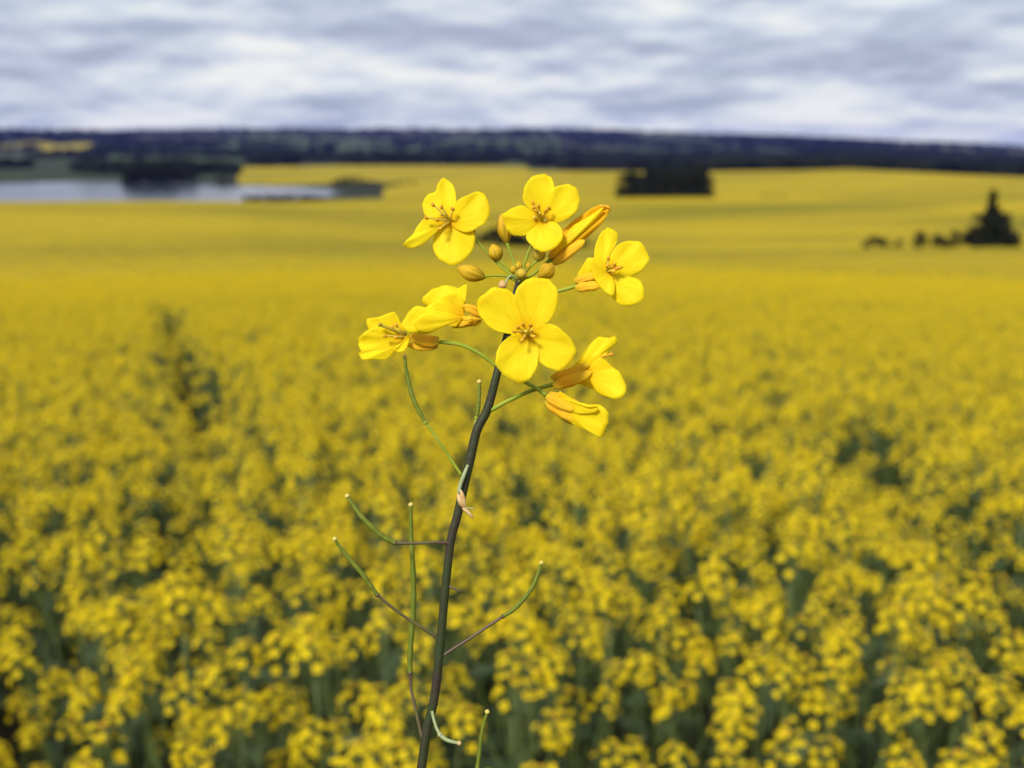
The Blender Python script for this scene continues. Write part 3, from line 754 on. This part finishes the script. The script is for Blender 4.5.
# ------------------------------------------------------------------ trees and bushes
def tree_meshes(kind, H, Wd, seed, leaves=900):
    q = random.Random(seed); t = MB(); c = MB()
    th = H*(.3 if kind == 'round' else .9 if kind == 'conifer' else .15)
    topv = Vector((q.uniform(-.03, .03)*H, 0, H*(.75 if kind != 'conifer' else .97)))
    r0 = H*.025
    t.tube([Vector((0, 0, -.3)), topv*.35, topv*.7, topv], [r0*1.3, r0, r0*.6, r0*.15], 7)
    lobes = []
    if kind == 'conifer':
        for k in range(30):
            z = H*(.10+.86*(k/29)); w = Wd*.5*max(.05, (1-(k/29))**.5)*q.uniform(.6, 1.15)
            if k > 17: w = Wd*.5*(.36-.30*(k-17)/12)*q.uniform(.7, 1.3)
            a = q.uniform(0, 6.28); p = Vector((math.cos(a)*w*.6, math.sin(a)*w*.6, z)); lobes.append((p, max(w*.6, Wd*.05), H*.045))
            t.tube([Vector((0, 0, z)), p], [r0*.3, r0*.1], 4)
    else:
        for k in range(16 if kind == 'round' else 11):
            a = k*2.4+q.uniform(-.3, .3); u = q.random(); z = H*((.26 if kind == 'round' else .12) + (.62 if kind == 'round' else .66)*u)
            w = Wd*.5*math.sqrt(max(.1, 1-(2*u-.75)**2*.6))*q.uniform(.45, .85)
            p = Vector((math.cos(a)*w, math.sin(a)*w, z)); rr_ = Wd*q.uniform(.13, .23); lobes.append((p, rr_, rr_*.8))
            t.tube([topv*(.2+.4*u), topv*(.3+.4*u)*.5+p*.5, p], [r0*.5, r0*.3, r0*.1], 4)
        lobes.append((topv*1.05, Wd*.2, H*.1))
    s_ = max(.24, H*.038)
    for k in range(leaves):
        p, rx, rz = q.choice(lobes); v = Vector((q.gauss(0, 1), q.gauss(0, 1), q.gauss(0, 1))).normalized()*q.random()**.35
        pp = p + Vector((v.x*rx, v.y*rx, v.z*rz)); a1 = Vector((q.gauss(0, 1), q.gauss(0, 1), q.gauss(0, 1))).normalized()
        a2 = a1.cross(Vector((q.gauss(0, 1), q.gauss(0, 1), q.gauss(0, 1)))).normalized(); ss = s_*q.uniform(.6, 1.3)
        c.face([pp-a1*ss, pp-a2*ss*.6, pp+a1*ss, pp+a2*ss*.6], 0)
    return t.mesh('trunk', [M['bark']]), c.mesh('crown', [M['needles' if kind == 'conifer' else 'leaves']], False)
def plant_tree(meshes, px, r, label, cat, group=None, scale=1, name='tree', sink=.3, sz=None):
    p = at(px, r); root = empty(name, (p.x, p.y, p.z-sink), rnd.uniform(0, 6.28)); root.scale = (scale, scale, sz or scale)
    for nm, me in zip(('trunk', 'crown'), meshes):
        o = bpy.data.objects.new(nm, me); COL.objects.link(o); o.parent = root
    return tag(root, label, cat, group)
rt = [tree_meshes('round', 10, 8.5, 40+i, 1300) for i in range(3)]
bs = [tree_meshes('bush', 3, 3.6, 60+i, 500) for i in range(3)]
cf = tree_meshes('conifer', 8, 6.4, 77, 3600)
# grove in the far field
for k, (px, r, s_) in enumerate([(628,392,.84),(637,396,.90),(645,390,.76),(653,398,.92),(661,393,.85),(668,400,.95),(676,392,.90),(684,397,1.0),(691,392,.93),(698,396,.95),(704,392,.82),(640,404,.82),(656,406,.9),(672,407,1.0),(688,406,1.0),(700,404,.95)]):
    plant_tree(rt[k % 3], px, r, 'dark round tree in the compact grove standing in the far yellow field', 'tree', 'trees of the grove in the far field', s_*1.28, 'grove_tree', 1.6, s_*1.22)
for k, px in enumerate([622, 630, 641, 652, 663, 674, 685, 696, 706, 715]):
    plant_tree(bs[k % 3], px, 386, 'low dark bush along the foot of the grove in the yellow field', 'bush', 'bushes at the foot of the grove', 1.3 if px < 710 else .6, 'bush', .9)
# trees on the far bank of the lake
for k, (px, r, s_) in enumerate([(126,905,1.35),(132,912,1.9),(139,905,1.6),(146,915,2.0),(153,908,1.7),(160,914,2.0),(167,906,1.75),(174,912,1.6),(181,906,1.3),(189,912,1.2),(136,925,2.1),(150,928,2.1),(163,926,1.9)]):
    plant_tree(rt[k % 3], px, r, 'dark tall tree in the clump on the far bank of the lake', 'tree', 'clump of trees on the far lake bank', s_*1.15, 'lakeside_tree', 1.0, s_*1.05)
for k, (px, r, s_) in enumerate([(200,905,.40),(208,900,.32),(216,893,.6),(222,890,.75),(229,886,.55),(234,884,.32)]):
    plant_tree(rt[k % 3], px, r, 'smaller dark tree right of the tall clump beside the lake', 'tree', 'small trees right of the tall lakeside clump', s_, 'lakeside_tree', 1.0)
for k, (px, r, s_) in enumerate([(333,800,.55),(340,792,.75),(348,790,.8),(356,788,.7),(364,786,.55),(371,782,.4)]):
    plant_tree(rt[k % 3], px, r, 'dark low tree at the narrow right end of the lake', 'tree', 'trees at the right end of the lake', s_, 'lakeside_tree', 1.0)
for k, px in enumerate([378, 384, 390, 397, 404, 412]):
    plant_tree(bs[k % 3], px, 700, 'dark bush trailing right from the end of the lake', 'bush', 'bushes trailing from the end of the lake', 1.0, 'bush', .5)
for k, (px, s_) in enumerate([(244,1.5),(253,1.7),(262,1.6),(271,1.6),(281,1.8),(291,1.7),(300,1.6),(309,1.5),(317,1.2)]):
    r = 430; d = T_of(201.0); p = at(px, r); z_need = CZ + T_of(194.5)*r
    hgt = 3*s_; sink = max(0, p.z + hgt*.85 - z_need - (s_-1.4)*.8)
    plant_tree(bs[k % 3], px, r, 'dark bush peeking over the field edge in front of the lake', 'bush', 'bushes on the near shore of the lake', s_, 'bush', min(sink, hgt*.6))
# hedge remnant on the near crest behind the sharp flowers
for k, (px, s_) in enumerate([(470,.5),(482,.6),(494,.85),(505,.9),(517,.8),(530,.9),(541,.75),(552,.9),(563,.8),(575,.65),(586,.5),(598,.35)]):
    plant_tree(bs[k % 3], px, 137, 'dark low bush of the hedge on the crest behind the sharp blossoms', 'bush', 'hedge bushes on the crest', s_*1.05, 'bush', .35)
# right-hand crest
plant_tree(cf, 998, 137, 'tall spiky dark tree on the crest at the right edge', 'tree', None, .88, 'spire_tree', .6)
plant_tree(bs[1], 987, 135, 'broad bush hugging the left foot of the spiky tree', 'bush', None, 1.2, 'bush', .8)
plant_tree(bs[2], 1009, 135, 'broad bush hugging the right foot of the spiky tree', 'bush', None, 1.3, 'bush', .7)
plant_tree(bs[0], 880, 136, 'darkest rounded bush at the left end of the row on the crest', 'bush', None, .72, 'bush', .55)
plant_tree(bs[1], 893, 136, 'low bush touching the darkest rounded bush on its right', 'bush', None, .55, 'bush', .55)
plant_tree(bs[2], 907, 136, 'tiny sparse bush between the darkest bush and the gap in the row', 'bush', None, .45, 'bush', .4)
plant_tree(bs[0], 928, 136, 'narrow upright bush standing alone in the middle of the row', 'bush', None, .52, 'bush', .35, .85)
plant_tree(bs[1], 947, 136, 'thin bush just left of centre in the pair before the spiky tree', 'bush', None, .58, 'bush', .35, .75)
plant_tree(bs[2], 961, 136, 'thin bush nearest the foot of the spiky tree, right one of the pair', 'bush', None, .64, 'bush', .35, .85)
for k, px in enumerate([768, 776, 785]):
    plant_tree(bs[k % 3], px, 384, 'tiny scrub bush in the far yellow field right of the grove', 'bush', 'scrub right of the grove', .62, 'bush', .9)

# far woods on the hills
wsrc = bpy.data.collections.new('wood sources')
for i in range(3):
    q = random.Random(i+5); mbw = MB()
    for k in range(260):
        v = Vector((q.gauss(0, 1), q.gauss(0, 1), q.gauss(0, 1))).normalized()*q.uniform(.75, 1)
        p = Vector((v.x*9, v.y*9, 6+v.z*6)); a1 = Vector((q.gauss(0, 1), q.gauss(0, 1), q.gauss(0, 1))).normalized(); a2 = a1.orthogonal().normalized()
        mbw.face([p-a1*1.9, p-a2*1.3, p+a1*1.9, p+a2*1.3])
    o = bpy.data.objects.new('wood_%d' % i, mbw.mesh('wood', [M['leaves']], False)); wsrc.objects.link(o)
pts = []
tries = 0
while len(pts) < 11000 and tries < 300000:
    tries += 1
    a = R(rnd.uniform(-33, 33)); r = 1000*(6.9**rnd.random()); x, y = r*math.sin(a), r*math.cos(a)
    px = 512 + F*math.tan(a)/cp; z = top(x, y)
    k = land(x, y, z, r)
    if k in ('crop', 'crop2', 'bank'): continue
    nz = mnoise.noise(Vector((x/260, y/170, 4)))
    hedge = min((x/380+.5*math.sin(y/700)) % 1, (y/(480 if r < 3000 else 820)) % 1) < .05
    ok = k == 'wood' or hedge or (nz > .22 and k != 'stubble') or (1700 < r < 2700 and px > 190 and nz > -.3) or (px > 560 and 1100 < r < 3200 and nz > -.5) or (r > 6000 and nz > -.1)
    if r < 2300 and px < 250: ok = nz > .42
    if ok: pts.append((x, y, z-1, rnd.uniform(0, 6.28), rnd.uniform(.8, 1.6), rnd.uniform(.6, 1.15), rnd.randrange(3)))
woods = gn_scatter('woodland', pts, wsrc)
tag(woods, 'dark blue-green woods and hedgerows covering the distant hills', 'woodland', kind='stuff')

# ------------------------------------------------------------------ air
def box(name, lo, hi):
    v = [(x, y, z) for x in (lo[0], hi[0]) for y in (lo[1], hi[1]) for z in (lo[2], hi[2])]
    me = bpy.data.meshes.new(name); me.from_pydata(v, [], [(0,1,3,2),(4,6,7,5),(0,4,5,1),(2,3,7,6),(0,2,6,4),(1,5,7,3)]); me.update()
    o = bpy.data.objects.new(name, me); COL.objects.link(o); return o
zs = [v.co.z for v in ground.data.vertices]
hz = box('haze', (-11500, -11500, min(zs)-1), (11500, 11500, max(max(zs)+25, CZ+5)))
tag(hz, 'thin blue haze over the far hills', 'haze', kind='stuff')
m = bpy.data.materials.new('haze'); m.use_nodes = True; nt = m.node_tree; nt.nodes.remove(nt.nodes['Principled BSDF'])
pv = nt.nodes.new('ShaderNodeVolumePrincipled'); pv.inputs['Color'].default_value = (.17, .23, 1, 1); pv.inputs['Density'].default_value = 2.6e-5
nt.links.new(pv.outputs[0], nt.nodes['Material Output'].inputs['Volume']); hz.data.materials.append(m)

# ------------------------------------------------------------------ sky and sun
SUN_EL, SUN_AZ = R(43), R(-148)            # bearing from +Y, clockwise: behind left of the camera
w = bpy.data.worlds.new('World'); sc.world = w; w.use_nodes = True
nt = w.node_tree; N, L = nt.nodes, nt.links; BG = N['Background']
sky = N.new('ShaderNodeTexSky'); sky.sky_type = 'NISHITA'; sky.sun_disc = False
sky.sun_elevation = SUN_EL; sky.sun_rotation = SUN_AZ
tc = N.new('ShaderNodeTexCoord'); sx = N.new('ShaderNodeSeparateXYZ'); L.new(tc.outputs['Generated'], sx.inputs[0])
def mth(op, a, b):
    n_ = N.new('ShaderNodeMath'); n_.operation = op
    for k_, v_ in enumerate((a, b)):
        if isinstance(v_, (int, float)): n_.inputs[k_].default_value = v_
        else: L.new(v_, n_.inputs[k_])
    return n_.outputs[0]
def deck(dz):                                # the cloud deck, closing up towards the horizon
    den = mth('ADD', mth('MAXIMUM', mth('ADD', sx.outputs[2], dz), 0.0), .17)
    cc = N.new('ShaderNodeCombineXYZ'); L.new(mth('DIVIDE', sx.outputs[0], den), cc.inputs[0]); L.new(mth('DIVIDE', sx.outputs[1], den), cc.inputs[1])
    return cc.outputs[0]
def sky_noise(scale, detail, rough, off, dz=0.0):
    mp = N.new('ShaderNodeMapping'); mp.inputs['Location'].default_value = off
    L.new(deck(dz), mp.inputs[0]); return noise_n(N, L, mp.outputs[0], scale, detail, rough)
big = sky_noise(1.5, 3, .45, (5.3, 2.1, .2)); fine = sky_noise(4.2, 4, .55, (3, 1, .7)); fine_up = sky_noise(4.2, 4, .55, (3, 1, .7), .010)
tot = mth('ADD', mth('ADD', mth('MULTIPLY', big, .80), mth('MULTIPLY', fine, .22)), mth('MULTIPLY', mth('SUBTRACT', fine, fine_up), .20))  # upward difference puts lit cloud tops and shaded bases into the colour
cl = ramp(N, L, tot, [(.38, (2.9, 3.25, 4.2)), (.47, (3.8, 4.2, 5.15)), (.54, (4.8, 5.15, 5.75)), (.65, (6.3, 6.35, 6.3))])
cover = ramp(N, L, sky_noise(.5, 5, .6, (7, 2, 1)), [(.30, (.78,)*3), (.45, (1,)*3)])
c = mix(N, L, cover, sky.outputs[0], cl)
L.new(c, BG.inputs['Color']); BG.inputs['Strength'].default_value = .1
sl = bpy.data.lights.new('sun', 'SUN'); sl.energy = 3.1; sl.angle = R(14); sl.color = (1, .95, .87)
so = bpy.data.objects.new('sun', sl); COL.objects.link(so)
dv = Vector((math.sin(SUN_AZ)*math.cos(SUN_EL), math.cos(SUN_AZ)*math.cos(SUN_EL), math.sin(SUN_EL)))
so.rotation_euler = dv.to_track_quat('Z', 'Y').to_euler(); so.location = (-5, -5, 30)

# ------------------------------------------------------------------ camera
cd = bpy.data.cameras.new('camera'); cam = bpy.data.objects.new('camera', cd); COL.objects.link(cam); sc.camera = cam
cd.sensor_width = 36; cd.lens = F/W_*36; cd.clip_start = .01; cd.clip_end = 40000
cam.location = CAM; cam.rotation_euler = (R(90)-PITCH, 0, 0)
cd.dof.use_dof = True; cd.dof.focus_distance = D0-8*U; cd.dof.aperture_fstop = 17.5
sc.view_settings.view_transform = 'Standard'; sc.view_settings.look = 'None'; sc.view_settings.gamma = 1
sc.view_settings.exposure = 0.5
sc.render.resolution_x, sc.render.resolution_y = W_, H_
